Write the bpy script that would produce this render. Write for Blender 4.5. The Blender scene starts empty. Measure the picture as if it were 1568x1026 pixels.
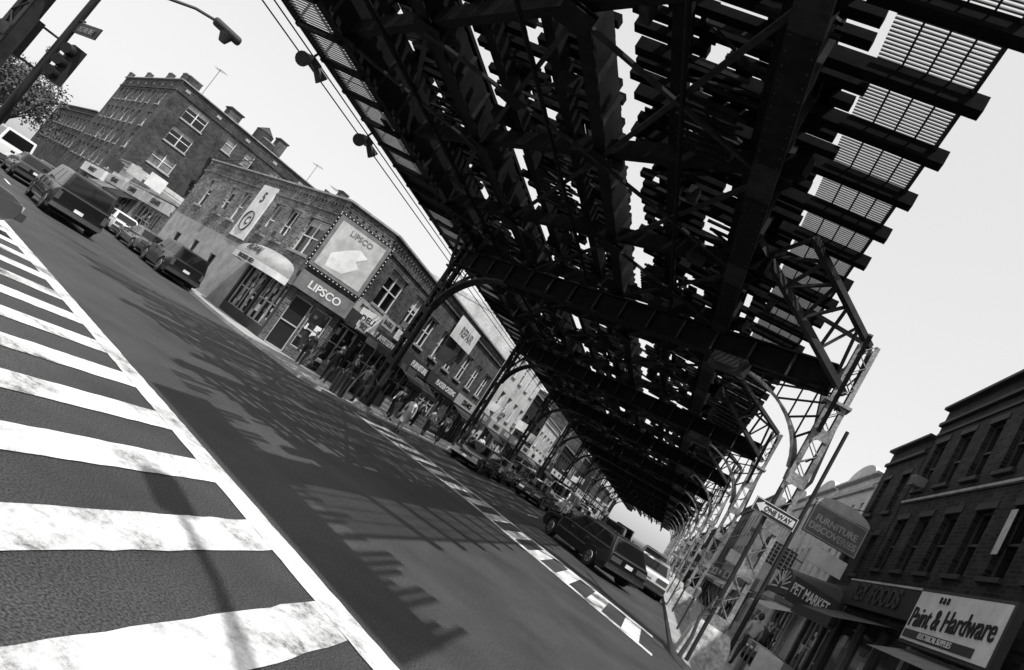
import bpy, bmesh, math, random
import numpy as np
from mathutils import Vector, Matrix
random.seed(7)
R=math.radians
# ------------------------------------------------------------------ materials
def mat(name, g, rough=0.8, var=0.0, vscale=3.0, metal=0.0, bump=0.0, bscale=40.0, spec=0.4, fine=0.0, coat=0.0, stretch=None):
    m=bpy.data.materials.new(name); m.use_nodes=True
    nt=m.node_tree; N=nt.nodes; L=nt.links; b=N['Principled BSDF']
    b.inputs['Roughness'].default_value=rough; b.inputs['Metallic'].default_value=metal
    b.inputs['Specular IOR Level'].default_value=spec
    if coat: b.inputs['Coat Weight'].default_value=coat; b.inputs['Coat Roughness'].default_value=0.05
    b.inputs['Base Color'].default_value=(g,g,g,1)
    tc=N.new('ShaderNodeTexCoord'); src=tc.outputs['Object']
    if stretch:
        mp=N.new('ShaderNodeMapping'); mp.inputs['Scale'].default_value=stretch; L.new(src,mp.inputs[0]); src=mp.outputs[0]
    if var>0 or fine>0:
        n1=N.new('ShaderNodeTexNoise'); n1.inputs['Scale'].default_value=vscale; n1.inputs['Detail'].default_value=8; n1.inputs['Roughness'].default_value=0.65
        L.new(src,n1.inputs['Vector'])
        mr=N.new('ShaderNodeMapRange'); mr.inputs[1].default_value=0.3; mr.inputs[2].default_value=0.7
        mr.inputs[3].default_value=g*(1-var); mr.inputs[4].default_value=g*(1+var)
        L.new(n1.outputs['Fac'],mr.inputs[0]); out=mr.outputs[0]
        if fine>0:
            n2=N.new('ShaderNodeTexNoise'); n2.inputs['Scale'].default_value=bscale; n2.inputs['Detail'].default_value=3
            L.new(tc.outputs['Object'],n2.inputs['Vector'])
            m2=N.new('ShaderNodeMapRange'); m2.inputs[1].default_value=0.35; m2.inputs[2].default_value=0.65; m2.inputs[3].default_value=1-fine; m2.inputs[4].default_value=1+fine
            L.new(n2.outputs['Fac'],m2.inputs[0])
            mm=N.new('ShaderNodeMath'); mm.operation='MULTIPLY'; L.new(out,mm.inputs[0]); L.new(m2.outputs[0],mm.inputs[1]); out=mm.outputs[0]
        L.new(out,b.inputs['Base Color'])
    if bump>0:
        n3=N.new('ShaderNodeTexNoise'); n3.inputs['Scale'].default_value=bscale; n3.inputs['Detail'].default_value=4
        L.new(tc.outputs['Object'],n3.inputs['Vector'])
        bp=N.new('ShaderNodeBump'); bp.inputs['Strength'].default_value=bump; bp.inputs['Distance'].default_value=0.02
        L.new(n3.outputs['Fac'],bp.inputs['Height']); L.new(bp.outputs[0],b.inputs['Normal'])
    return m
def brick(name, ang, c1, c2, mort):
    m=bpy.data.materials.new(name); m.use_nodes=True
    nt=m.node_tree; N=nt.nodes; L=nt.links; b=N['Principled BSDF']; b.inputs['Roughness'].default_value=0.9; b.inputs['Specular IOR Level'].default_value=.2
    tc=N.new('ShaderNodeTexCoord'); sp=N.new('ShaderNodeSeparateXYZ'); L.new(tc.outputs['Object'],sp.inputs[0])
    a=N.new('ShaderNodeMath'); a.operation='MULTIPLY'; a.inputs[1].default_value=math.cos(ang); L.new(sp.outputs[0],a.inputs[0])
    c=N.new('ShaderNodeMath'); c.operation='MULTIPLY_ADD'; c.inputs[1].default_value=math.sin(ang); L.new(sp.outputs[1],c.inputs[0]); L.new(a.outputs[0],c.inputs[2])
    cb=N.new('ShaderNodeCombineXYZ'); L.new(c.outputs[0],cb.inputs[0]); L.new(sp.outputs[2],cb.inputs[1])
    bt=N.new('ShaderNodeTexBrick'); bt.inputs['Scale'].default_value=1.0; bt.inputs['Brick Width'].default_value=0.28; bt.inputs['Row Height'].default_value=0.11
    bt.inputs['Mortar Size'].default_value=0.013; bt.inputs['Color1'].default_value=(c1,c1,c1,1); bt.inputs['Color2'].default_value=(c2,c2,c2,1); bt.inputs['Mortar'].default_value=(mort,mort,mort,1)
    L.new(cb.outputs[0],bt.inputs['Vector'])
    n=N.new('ShaderNodeTexNoise'); n.inputs['Scale'].default_value=0.8; n.inputs['Detail'].default_value=12; n.inputs['Roughness'].default_value=.75; L.new(tc.outputs['Object'],n.inputs['Vector'])
    mr=N.new('ShaderNodeMapRange'); mr.inputs[1].default_value=0.3; mr.inputs[2].default_value=0.7; mr.inputs[3].default_value=0.3; mr.inputs[4].default_value=1.55; L.new(n.outputs['Fac'],mr.inputs[0])
    mx=N.new('ShaderNodeMix'); mx.data_type='RGBA'; mx.blend_type='MULTIPLY'; mx.inputs[0].default_value=1.0
    L.new(bt.outputs['Color'],mx.inputs[6]); L.new(mr.outputs[0],mx.inputs[7]); L.new(mx.outputs[2],b.inputs['Base Color'])
    bp=N.new('ShaderNodeBump'); bp.inputs['Strength'].default_value=0.8; bp.inputs['Distance'].default_value=0.015; bp.invert=True
    L.new(bt.outputs['Fac'],bp.inputs['Height']); L.new(bp.outputs[0],b.inputs['Normal'])
    return m
def paint_mat():
    m=bpy.data.materials.new('road_paint'); m.use_nodes=True
    nt=m.node_tree; N=nt.nodes; L=nt.links; b=N['Principled BSDF']; b.inputs['Roughness'].default_value=0.85
    tc=N.new('ShaderNodeTexCoord')
    n=N.new('ShaderNodeTexNoise'); n.inputs['Scale'].default_value=6; n.inputs['Detail'].default_value=15; n.inputs['Roughness'].default_value=0.9; L.new(tc.outputs['Object'],n.inputs['Vector'])
    n2=N.new('ShaderNodeTexNoise'); n2.inputs['Scale'].default_value=1.1; n2.inputs['Detail'].default_value=5; L.new(tc.outputs['Object'],n2.inputs['Vector'])
    ad=N.new('ShaderNodeMath'); ad.operation='MULTIPLY_ADD'; ad.inputs[1].default_value=0.8; L.new(n2.outputs['Fac'],ad.inputs[0]); L.new(n.outputs['Fac'],ad.inputs[2])
    cr=N.new('ShaderNodeValToRGB'); e=cr.color_ramp.elements; e[0].position=0.74; e[0].color=(0.07,0.07,0.07,1); e[1].position=0.81; e[1].color=(0.34,0.34,0.34,1)
    x=cr.color_ramp.elements.new(0.92); x.color=(0.6,0.6,0.6,1); x=cr.color_ramp.elements.new(1.0); x.color=(0.75,0.75,0.75,1)
    L.new(ad.outputs[0],cr.inputs[0]); L.new(cr.outputs[0],b.inputs['Base Color'])
    bp=N.new('ShaderNodeBump'); bp.inputs['Strength'].default_value=0.5; bp.inputs['Distance'].default_value=0.01; L.new(n.outputs['Fac'],bp.inputs['Height']); L.new(bp.outputs[0],b.inputs['Normal'])
    return m
ANG=R(152)  # direction of the cross street
M={}
M['asphalt']=mat('asphalt',0.045,0.72,0.5,0.35,bump=1.0,bscale=60,fine=0.75)
M['ground']=mat('ground_soil',0.12,0.9,0.3,0.2)
M['walk']=mat('concrete_walk',0.32,0.85,0.3,1.2,bump=0.3,bscale=30,fine=0.15)
M['paint']=paint_mat()
M['steel']=mat('steel_black',0.008,0.75,0.6,3,spec=0.1)
M['steelB']=mat('steel_bracing',0.018,0.7,0.6,4,spec=0.15)
M['wood']=mat('timber_tie',0.007,0.9,0.4,5,spec=0.05)
M['grate']=mat('grating_metal',0.13,0.6,0.3,2)
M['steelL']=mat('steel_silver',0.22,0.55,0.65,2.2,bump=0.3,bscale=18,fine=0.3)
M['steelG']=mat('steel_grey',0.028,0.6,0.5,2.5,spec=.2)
M['conc']=mat('concrete_base',0.42,0.9,0.5,2.5,bump=0.6,bscale=12,fine=0.3)
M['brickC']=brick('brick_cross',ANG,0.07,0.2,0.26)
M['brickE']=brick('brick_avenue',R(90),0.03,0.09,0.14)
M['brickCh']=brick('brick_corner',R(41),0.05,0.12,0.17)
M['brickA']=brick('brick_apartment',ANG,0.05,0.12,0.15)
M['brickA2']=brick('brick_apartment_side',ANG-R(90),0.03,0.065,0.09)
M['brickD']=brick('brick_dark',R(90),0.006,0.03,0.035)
M['stucco']=mat('stucco',0.30,0.9,0.3,1.5,bump=0.2,bscale=25,fine=.1)
M['white']=mat('white_paint',0.66,0.6,0.2,1.5)
M['whiteB']=mat('white_painted_brick',0.52,0.8,0.3,0.7,fine=0.15,bscale=8)
M['trim']=mat('stone_trim',0.28,0.8,0.4,2)
M['darktrim']=mat('dark_trim',0.018,0.8,0.35,2)
M['roof']=mat('roof_tar',0.05,0.9,0.3,1)
M['glass']=mat('window_glass',0.008,0.06,0.3,0.6,spec=0.4)
M['glassL']=mat('window_glass_curtain',0.15,0.15,0.7,1.3,spec=0.4)
M['shop']=mat('shop_interior_glass',0.03,0.12,0.95,2.2,spec=0.35)
M['black']=mat('black_paint',0.009,0.5,0.3,2)
M['dark']=mat('dark_grey',0.035,0.7,0.3,2)
M['mid']=mat('mid_grey',0.14,0.7,0.35,2)
M['light']=mat('light_grey',0.40,0.7,0.3,2)
M['carblk']=mat('car_paint_black',0.008,0.25,0,1,spec=0.5,coat=0.4)
M['cargry']=mat('car_paint_grey',0.08,0.3,0,1,spec=0.6,coat=0.8)
M['carsil']=mat('car_paint_silver',0.3,0.3,0,1,spec=0.6,coat=0.8)
M['carwht']=mat('car_paint_white',0.68,0.3,0,1,spec=0.5,coat=0.8)
M['tyre']=mat('tyre_rubber',0.015,0.9)
M['chrome']=mat('chrome',0.7,0.2,0,1,metal=1)
M['lampred']=mat('tail_lens',0.08,0.2,spec=0.6)
M['lens']=mat('lamp_lens',0.6,0.1,spec=0.6)
M['skin']=mat('skin',0.3,0.6)
M['hair']=mat('hair',0.03,0.7)
M['bark']=mat('bark',0.06,0.9,0.3,10)
M['leaf']=mat('foliage',0.06,0.7,0.6,0.8)
# ------------------------------------------------------------------ builder
class B:
    def __init__(s): s.p={}
    def part(s,n,m):
        k=(n,m)
        if k not in s.p: s.p[k]=([],[])
        return s.p[k]
    def add(s,n,m,vs,fs):
        V,F=s.part(n,m); o=len(V); V.extend([tuple(v) for v in vs]); F.extend([tuple(i+o for i in f) for f in fs])
    def frame(s,n,m,c,ex,ey,ez,size):
        c=Vector(c); a=ex*size[0]/2; b=ey*size[1]/2; d=ez*size[2]/2
        vs=[c+sx*a+sy*b+sz*d for sz in(-1,1) for sx,sy in((-1,-1),(1,-1),(1,1),(-1,1))]
        s.add(n,m,vs,[(3,2,1,0),(4,5,6,7),(0,1,5,4),(1,2,6,5),(2,3,7,6),(3,0,4,7)])
    def box(s,n,m,c,size,rz=0):
        s.frame(n,m,c,Vector((math.cos(rz),math.sin(rz),0)),Vector((-math.sin(rz),math.cos(rz),0)),Vector((0,0,1)),size)
    def bb(s,n,m,x0,x1,y0,y1,z0,z1):
        s.box(n,m,((x0+x1)/2,(y0+y1)/2,(z0+z1)/2),(abs(x1-x0),abs(y1-y0),abs(z1-z0)))
    def beam(s,n,m,p0,p1,w,h,up=(0,0,1)):
        p0=Vector(p0);p1=Vector(p1);d=p1-p0;l=d.length
        if l<1e-6: return
        d/=l; up=Vector(up)
        if abs(d.dot(up))>0.98: up=Vector((1,0,0))
        e=d.cross(up).normalized(); u=e.cross(d)
        s.frame(n,m,(p0+p1)/2,d,e,u,(l,w,h))
    def cyl(s,n,m,p0,p1,r0,r1=None,k=12):
        p0=Vector(p0);p1=Vector(p1);r1=r0 if r1 is None else r1;d=(p1-p0).normalized()
        a=d.orthogonal().normalized();b=d.cross(a)
        vs=[];
        for p,r in((p0,r0),(p1,r1)):
            for i in range(k):
                t=2*math.pi*i/k; vs.append(p+a*r*math.cos(t)+b*r*math.sin(t))
        fs=[(i,(i+1)%k,k+(i+1)%k,k+i) for i in range(k)]+[tuple(range(k-1,-1,-1)),tuple(range(k,2*k))]
        s.add(n,m,vs,fs)
    def prism(s,n,m,poly,z0,z1):
        k=len(poly); vs=[(x,y,z0) for x,y in poly]+[(x,y,z1) for x,y in poly]
        s.add(n,m,vs,[tuple(range(k-1,-1,-1)),tuple(range(k,2*k))]+[(i,(i+1)%k,k+(i+1)%k,k+i) for i in range(k)])
    def text(s,n,m,t,c,u,v,size,depth=0.01,maxw=None,bold=0.02):
        cu=bpy.data.curves.new('t','FONT'); cu.body=t; cu.size=size; cu.align_x='CENTER'; cu.align_y='CENTER'; cu.extrude=depth; cu.offset=size*bold
        ob=bpy.data.objects.new('t',cu); bpy.context.scene.collection.objects.link(ob)
        bpy.context.view_layer.update()
        me=bpy.data.meshes.new_from_object(ob.evaluated_get(bpy.context.evaluated_depsgraph_get()))
        u=Vector(u).normalized();v=Vector(v).normalized();w=u.cross(v);c=Vector(c)
        xs=[q.co.x for q in me.vertices]
        k=1.0
        if maxw and xs and (max(xs)-min(xs))>maxw: k=maxw/(max(xs)-min(xs))
        s.add(n,m,[c+u*q.co.x*k+v*q.co.y+w*q.co.z for q in me.vertices],[tuple(p.vertices) for p in me.polygons])
        bpy.data.objects.remove(ob); bpy.data.curves.remove(cu); bpy.data.meshes.remove(me)
    def finish(s,name,bevel={},smooth=(),loc=None,rz=0,origin=None):
        e=bpy.data.objects.new(name,None); bpy.context.scene.collection.objects.link(e)
        e.empty_display_size=0.3
        for (n,m),(V,F) in s.p.items():
            me=bpy.data.meshes.new(n); me.from_pydata(V,[],F); me.materials.append(M[m]); me.validate(); me.update()
            ob=bpy.data.objects.new(n,me); bpy.context.scene.collection.objects.link(ob); ob.parent=e
            if n in smooth:
                for p in me.polygons: p.use_smooth=True
            if n in bevel:
                md=ob.modifiers.new('bevel','BEVEL'); md.width=bevel[n]; md.segments=2; md.limit_method='ANGLE'; md.angle_limit=R(35)
                for p in me.polygons: p.use_smooth=True
                ob.modifiers.new('wn','WEIGHTED_NORMAL')
        if loc is not None: e.location=loc; e.rotation_euler=(0,0,rz)
        return e
def single(name,m,V,F):
    me=bpy.data.meshes.new(name); me.from_pydata(V,[],F); me.materials.append(M[m]); me.update()
    ob=bpy.data.objects.new(name,me); bpy.context.scene.collection.objects.link(ob); return ob
def facade(b,p0,p1,z0,z1,wins,wm,reveal=0.18,sill=True,gm='glass',fm='white',lintel=True,sm='trim'):
    if wm=='brickD': sm='darktrim'; fm='dark'
    p0=Vector((p0[0],p0[1],0));p1=Vector((p1[0],p1[1],0));L=(p1-p0).length;u=(p1-p0)/L;n=Vector((u.y,-u.x,0));Zv=Vector((0,0,1))
    wins=[w for w in wins if w[0]>0.02 and w[1]<L-0.02]
    us=sorted(set([0,L]+[round(w[i],3) for w in wins for i in(0,1)])); zs=sorted(set([z0,z1]+[round(w[i],3) for w in wins for i in(2,3)]))
    P=lambda a,z,d=0: p0+u*a+Zv*z-n*d
    for i in range(len(us)-1):
        for j in range(len(zs)-1):
            cu=(us[i]+us[i+1])/2;cz=(zs[j]+zs[j+1])/2
            if any(w[0]<cu<w[1] and w[2]<cz<w[3] for w in wins): continue
            b.add('walls',wm,[P(us[i],zs[j]),P(us[i+1],zs[j]),P(us[i+1],zs[j+1]),P(us[i],zs[j+1])],[(0,1,2,3)])
    for w in wins:
        a,c,d,e=w[:4]; g=w[4] if len(w)>4 else (random.choice([gm,gm,'glassL']) if gm=='glass' else gm)
        if wm=='brickD' and g=='glassL': g='glass'
        for q in ([P(a,d),P(c,d),P(c,d,reveal),P(a,d,reveal)],[P(a,e,reveal),P(c,e,reveal),P(c,e),P(a,e)],[P(a,d,reveal),P(a,e,reveal),P(a,e),P(a,d)],[P(c,d),P(c,e),P(c,e,reveal),P(c,d,reveal)]):
            b.add('walls',wm,q,[(0,1,2,3)])
        b.add('window_glass',g,[P(a,d,reveal),P(c,d,reveal),P(c,e,reveal),P(a,e,reveal)],[(0,1,2,3)])
        wd=c-a;ht=e-d;ft=0.05
        if g=='glass' and wm!='brickD' and random.random()<.6 and ht<2.2:
            hh=random.uniform(.15,.5)*ht; b.add('window_blinds','light',[P(a+ft,e-hh,reveal-.003),P(c-ft,e-hh,reveal-.003),P(c-ft,e-ft,reveal-.003),P(a+ft,e-ft,reveal-.003)],[(0,1,2,3)])
        def fb(a0,a1,d0,d1,dep=0.05): b.frame('window_frames',fm,P((a0+a1)/2,(d0+d1)/2,reveal-dep/2-0.006),u,n,Zv,(a1-a0,dep,d1-d0))
        fb(a,a+ft,d,e);fb(c-ft,c,d,e);fb(a+ft,c-ft,d,d+ft);fb(a+ft,c-ft,e-ft,e)
        if ht<3: 
            fb(a+ft,c-ft,(d+e)/2-.03,(d+e)/2+.03)
            k=int(wd/1.1)
            for t in range(1,k+1): 
                x=a+wd*t/(k+1); fb(x-.04,x+.04,d+ft,(d+e)/2-.03); fb(x-.04,x+.04,(d+e)/2+.03,e-ft)
        if random.random()<.12 and .8<wd<1.5 and ht<2.2 and d>3:
            b.frame('air_conditioners','mid',P((a+c)/2,d+.22,-.1),u,n,Zv,(.5,.4,.34)); b.frame('air_conditioner_grilles','dark',P((a+c)/2,d+.22,-.305),u,n,Zv,(.4,.01,.24))
        if sill and ht<3:
            b.frame('sills',sm,P((a+c)/2,d-.06,-.04),u,n,Zv,(wd+.16,.1,.12))
            if lintel: b.frame('lintels',sm if sm=='darktrim' else wm,P((a+c)/2,e+.1,-.012),u,n,Zv,(wd+.2,.03,.18))
def along(p0,p1,a,z,off=0):
    p0=Vector((p0[0],p0[1],0));p1=Vector((p1[0],p1[1],0));u=(p1-p0).normalized();n=Vector((u.y,-u.x,0))
    return p0+u*a+n*off+Vector((0,0,z)),u,n
UP=Vector((0,0,1))
D2=Vector((-math.sin(R(62)),math.cos(R(62)),0)); N2=Vector((-math.cos(R(62)),-math.sin(R(62)),0))
A0=Vector((-18.6,25.8,0))
def F2(t,off=0): 
    q=A0+D2*t+N2*off; return (q.x,q.y)
# ------------------------------------------------------------------ ground
single('ground','ground',[(-900,-900,-.02),(900,-900,-.02),(900,1500,-.02),(-900,1500,-.02)],[(0,1,2,3)])
b=B()
b.add('asphalt','asphalt',[(-95,-60,0),(60,-60,0),(60,420,0),(-95,420,0)],[(0,1,2,3)])
b.finish('road')
def sheet(name,m,polys,z):
    V=[];F=[]
    for p in polys:
        o=len(V);V+= [(x,y,z) for x,y in p];F.append(tuple(range(o,o+len(p))))
    return single(name,m,V,F)
def disc(x,y,r,n=24): return [(x+r*math.cos(i*2*math.pi/n),y+r*math.sin(i*2*math.pi/n)) for i in range(n)]
b=B(); b.prism('cover','dark',disc(-9.5,17.0,.36),.002,.012); b.prism('cover_ring','dark',disc(-9.5,17,.42),.001,.008); b.finish('manhole_cover')
polys=[]
g=random.Random(8)
def yl(x): return 4.55-.44*(x+.6)
def rough_quad(x0,x1,ya0,ya1,yb0,yb1,n=26):
    L1=[];L2=[]
    for i in range(n+1):
        f=i/n; L1.append((x0+g.uniform(-.01,.01),ya0+(yb0-ya0)*f)); L2.append((x1+g.uniform(-.01,.01),ya1+(yb1-ya1)*f))
    return L1,L2
V=[];F=[]
def strip(L1,L2,z=.009):
    o=len(V)
    for a,c in zip(L1,L2): V.append((a[0],a[1],z)); V.append((c[0],c[1],z))
    for i in range(len(L1)-1): F.append((o+2*i,o+2*i+1,o+2*i+3,o+2*i+2))
for i in range(-1,13):
    xc=-1.7-1.12*i
    strip(*rough_quad(xc-.23,xc+.23,yl(xc)-4.1,yl(xc)-4.3,yl(xc-.23)-.004,yl(xc+.23)-.004))
L1=[];L2=[]
for i in range(121):
    x=.6-i*16.6/120; L1.append((x,yl(x)+.004+g.uniform(-.006,.006))); L2.append((x,yl(x)+.36+g.uniform(-.012,.012)))
strip(L2,L1)
single('crosswalk_marking','paint',V,F)
def ya(x): return 14.6-0.83*(x-.6) if x>-5 else 19.25-.55*(x+5)
for i in range(13):
    x=.6-i*.92
    polys.append([(x,ya(x)+.32),(x-.42,ya(x-.42)+.32),(x-.42,ya(x-.42)+2.9),(x,ya(x)+2.9)])
for o in (0,2.9):
    xs=[.9,-5,-11.3]
    for k in range(2): polys.append([(xs[k],ya(xs[k])+o+.003),(xs[k+1],ya(xs[k+1])+o+.003),(xs[k+1],ya(xs[k+1])+o+.317),(xs[k],ya(xs[k])+o+.317)])
sheet('crosswalk_marking','paint',polys,0.009)
polys=[]
for i in range(30):
    y=30+i*9; polys.append([(-5.3,y),(-5.18,y),(-5.18,y+3),(-5.3,y+3)])
for i in range(14):
    q=[F2(6+i*6,9.5),F2(8+i*6,9.5),F2(8+i*6,9.62),F2(6+i*6,9.62)]; polys.append(q)
sheet('lane_marking','paint',polys,0.009)
def sidewalk(poly):
    b=B(); b.prism('slab','walk',poly,-.01,.13)
    return b.finish('sidewalk')
c=[(-11.7,300),(-11.7,24.2)]
for i in range(1,7):
    t=i/7*math.pi/2*1.2; c.append((-11.7-1.7*(1-math.cos(t)),24.2-2.6*math.sin(t)))
c+=[(-16,22.6),(-19.1,23.9),(-23.3,26.6),F2(60,1.2),F2(70,1.2),F2(70,-2),(-60,80),(-60,300)]
sidewalk(c[::-1])
rc=[(1.35,300),(1.35,16.8),(1.6,15.6),(2.3,14.6),(9,11.2),(20,5),(40,-5),(40,300)]
sidewalk(rc)
sidewalk([(-17.6,11.0),(-30,17),(-60,32),(-60,-30),(-16.0,-30),(-16.0,8.9),(-16.4,10.2)])
sidewalk([(1.6,-30),(30,-30),(30,-9),(3.2,2.2),(2.2,2.2),(1.6,1.2)])
polys=[]
for i in range(60):
    y=18+i*1.5; polys.append([(1.55,y),(5.9,y),(5.9,y+.02),(1.55,y+.02)]); polys.append([(-16.6,y+8),(-11.9,y+8),(-11.9,y+8.02),(-16.6,y+8.02)])
polys.append([(3.7,18),(3.72,18),(3.72,100),(3.7,100)])
sheet('sidewalk_joints','dark',polys,0.134)
# ------------------------------------------------------------------ elevated railway
e=B()
SK=0.56
def ysk(x,y0): return y0+SK*(1.9-x)
def ystart(x): return ysk(x,3.5)
YEND=235
rnd=random.Random(3)
STP=1.367/3
def ties(x0,x1,ph,longx=None,popen=.3):
    y=ystart((x0+x1)/2); i=math.ceil((y-7.8)/STP)
    nc=max(2,round((x1-x0)/.36)); cw=(x1-x0)/nc
    run=[rnd.randint(1,5) for _ in range(nc)]; st=[rnd.random()<popen for _ in range(nc)]
    while True:
        yy=7.8+STP*i+ph
        if yy>YEND: break
        far=1+max(0,(yy-13))/14
        pn=popen*(.55 if yy<16 and longx is not None else 1)
        for c in range(nc):
            run[c]-=1
            if run[c]<=0:
                if st[c]: st[c]=False; run[c]=rnd.choice([1,2,3,4])
                else:
                    nb=(c>0 and st[c-1])
                    if rnd.random()<pn*(1.4 if nb else .9)*1.5: st[c]=True; run[c]=max(1,int(rnd.choice([1,1,2])*far+.5)) if yy>15 else 1
                    else: run[c]=rnd.choice([1,2])
        c=0
        while c<nc:
            if st[c] and not(longx is not None and c>=nc-1): c+=1; continue
            d=c
            while d<nc and (not st[d] or (longx is not None and d>=nc-1)): d+=1
            xa=x0+c*cw; xb=x0+d*cw
            if d==nc: xb+=rnd.uniform(-.1,.1)
            lg=d==nc and longx is not None and i%3==0
            if lg: xb=longx
            if c==0: xa+=rnd.uniform(-.12,.12)
            hh=.25 if lg else .16; hw=.11 if lg else .105
            e.bb('ties','wood',xa,xb,yy-hw,yy+hw,9.27-hh,9.27)
            c=d
        i+=1
    y=ystart((x0+x1)/2)
    while y<90:
        x=x0+.1
        while x<x1-.3:
            if rnd.random()<0.26: e.bb('planks','wood',x,x+.3,y,y+.45*rnd.choice([1,2]),9.275,9.31)
            x+=.36
        y+=.5
T=[(-4.65,-.75),(-8.8,-5.05),(-11.9,-9.15)]
ties(T[0][0],T[0][1],0,longx=.85,popen=.24)
ties(T[1][0],T[1][1],.1,popen=.24)
ties(T[2][0],T[2][1],.2,popen=.26)
def grate(x0,x1,ya_,yb_,z=9.285,pt=.088,w=.045):
    y=ya_
    while y<yb_:
        e.bb('catwalk_grating','grate',x0,x1,y,y+w,z,z+.02); y+=pt
grate(-.72,.6,3.9,75,pt=.078,w=.032)
e.bb('catwalk_edge','steelG',.6,.66,3.5,YEND,9.2,9.33)
for xx in(-.36,-.02,.3): e.bb('catwalk_edge','steelG',xx-.015,xx+.015,3.5,110,9.262,9.283)
for a,c2 in T:
    y=ystart((a+c2)/2)+.8
    while y<80:
        x=rnd.uniform(a+.2,c2-1.2); w_=rnd.uniform(.6,1.6)
        e.bb('tie_hangers','steelB',x,min(x+w_,c2),y,y+.05,8.86,8.93); 
        if rnd.random()<.5: e.beam('tie_hangers','steelB',(x,y,8.9),(min(x+w_,c2),y+rnd.uniform(-.9,.9),8.9),.05,.05)
        y+=rnd.uniform(.3,.8)
y=11.3
while y<110:
    L_=rnd.uniform(1.2,4)
    if rnd.random()<.8: grate(-13.6,-12.45,y,y+L_,z=8.02,pt=.11,w=.045)
    else: e.bb('walkway_plates','steel',-13.6,-12.45,y,y+L_,8.02,8.04)
    y+=L_
e.bb('walkway_edge','steel',-13.75,-13.6,11.2,YEND,7.92,8.1); 
y=11.4
while y<YEND:
    e.bb('walkway_brackets','steel',-13.7,-12.2,y,y+.12,7.86,8.0); e.bb('walkway_railing','steel',-13.72,-13.67,y,y+.05,8.1,9.1); y+=1.367
for z in(8.55,9.08): e.bb('walkway_railing','steel',-13.72,-13.67,11.2,YEND,z,z+.05)
for a,c2 in T:
    xm=(a+c2)/2
    for o in (-.72,.72):
        e.bb('rails','steel',xm+o-.035,xm+o+.035,ystart(xm),YEND,9.32,9.46)
    for o in (-1.3,1.3):
        e.bb('guard_timbers','wood',xm+o-.08,xm+o+.08,ystart(xm),YEND,9.32,9.42)
    for o in (-.8,.8):
        X=xm+o
        e.bb('stringers','steel',X-.02,X+.02,ystart(X),YEND,8.62,9.09); e.bb('stringers','steel',X-.12,X+.12,ystart(X),YEND,8.59,8.62)
for X,zb in((-1.4,7.65),(-5.0,8.2),(-8.95,8.2),(-12.2,8.0)):
    ys=ystart(X)-1.0
    e.bb('main_girders','steel',X-.03,X+.03,ys,YEND,zb,9.03); hw=.22 if X==-1.4 else .15
    e.bb('main_girders','steel',X-hw,X+hw,ys,YEND,zb-.04,zb)
    y=ys+.2
    while y<120:
        e.bb('girder_stiffeners','steelB',X-.12,X+.12,y,y+.06,zb+.002,9.02); y+=1.37
    if X==-1.4:
        y=ys
        while y<45:
            e.bb('girder_rivets','steelG',X-.18,X-.15,y,y+.03,zb-.05,zb-.041); e.bb('girder_rivets','steelG',X+.15,X+.18,y,y+.03,zb-.05,zb-.041); y+=.28
        for yy in range(6,60,4): e.bb('girder_splices','steelB',X-.215,X+.215,yy,yy+1.1,zb-.056,zb-.042)
y0=5.0;i=0
while y0<150:
    p=(-.9,ysk(-.9,y0),8.4);q=(-12.2,ysk(-12.2,y0),8.4)
    e.beam('floor_beams','steel',p,q,.2,.38)
    for a,c2 in ((-1.4,-5.0),(-5.0,-8.95),(-8.95,-12.2)):
        s4=4.33
        P0=(a,ysk(a,y0),8.13);P1=(c2,ysk(c2,y0+s4),8.13);P2=(c2,ysk(c2,y0),8.05);P3=(a,ysk(a,y0+s4),8.05)
        e.beam('lateral_bracing','steelB',P0,P1,.1,.06); 
        if i%2==0 or a==-1.4: e.beam('lateral_bracing','steelB',P2,P3,.1,.06)
        for g_ in (P0,P2):
            if rnd.random()<.6: e.box('gusset_plates','steel',(g_[0],g_[1],g_[2]-.07),(.6,.65,.02),0.5)
        if rnd.random()<.5:
            m2=((a+c2)/2,ysk((a+c2)/2,y0+s4/2),7.98); e.box('gusset_plates','steel',m2,(.5,.5,.02),0.7)
        if rnd.random()<.4:
            xx=rnd.uniform(c2+.6,a-1.4); yy=ysk(xx,y0+rnd.uniform(.6,2.2))
            for k in range(8): e.bb('slotted_platform','steel',xx,xx+1.1,yy+k*.22,yy+k*.22+.1,8.22,8.26)
    y0+=4.33;i+=1
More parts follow.
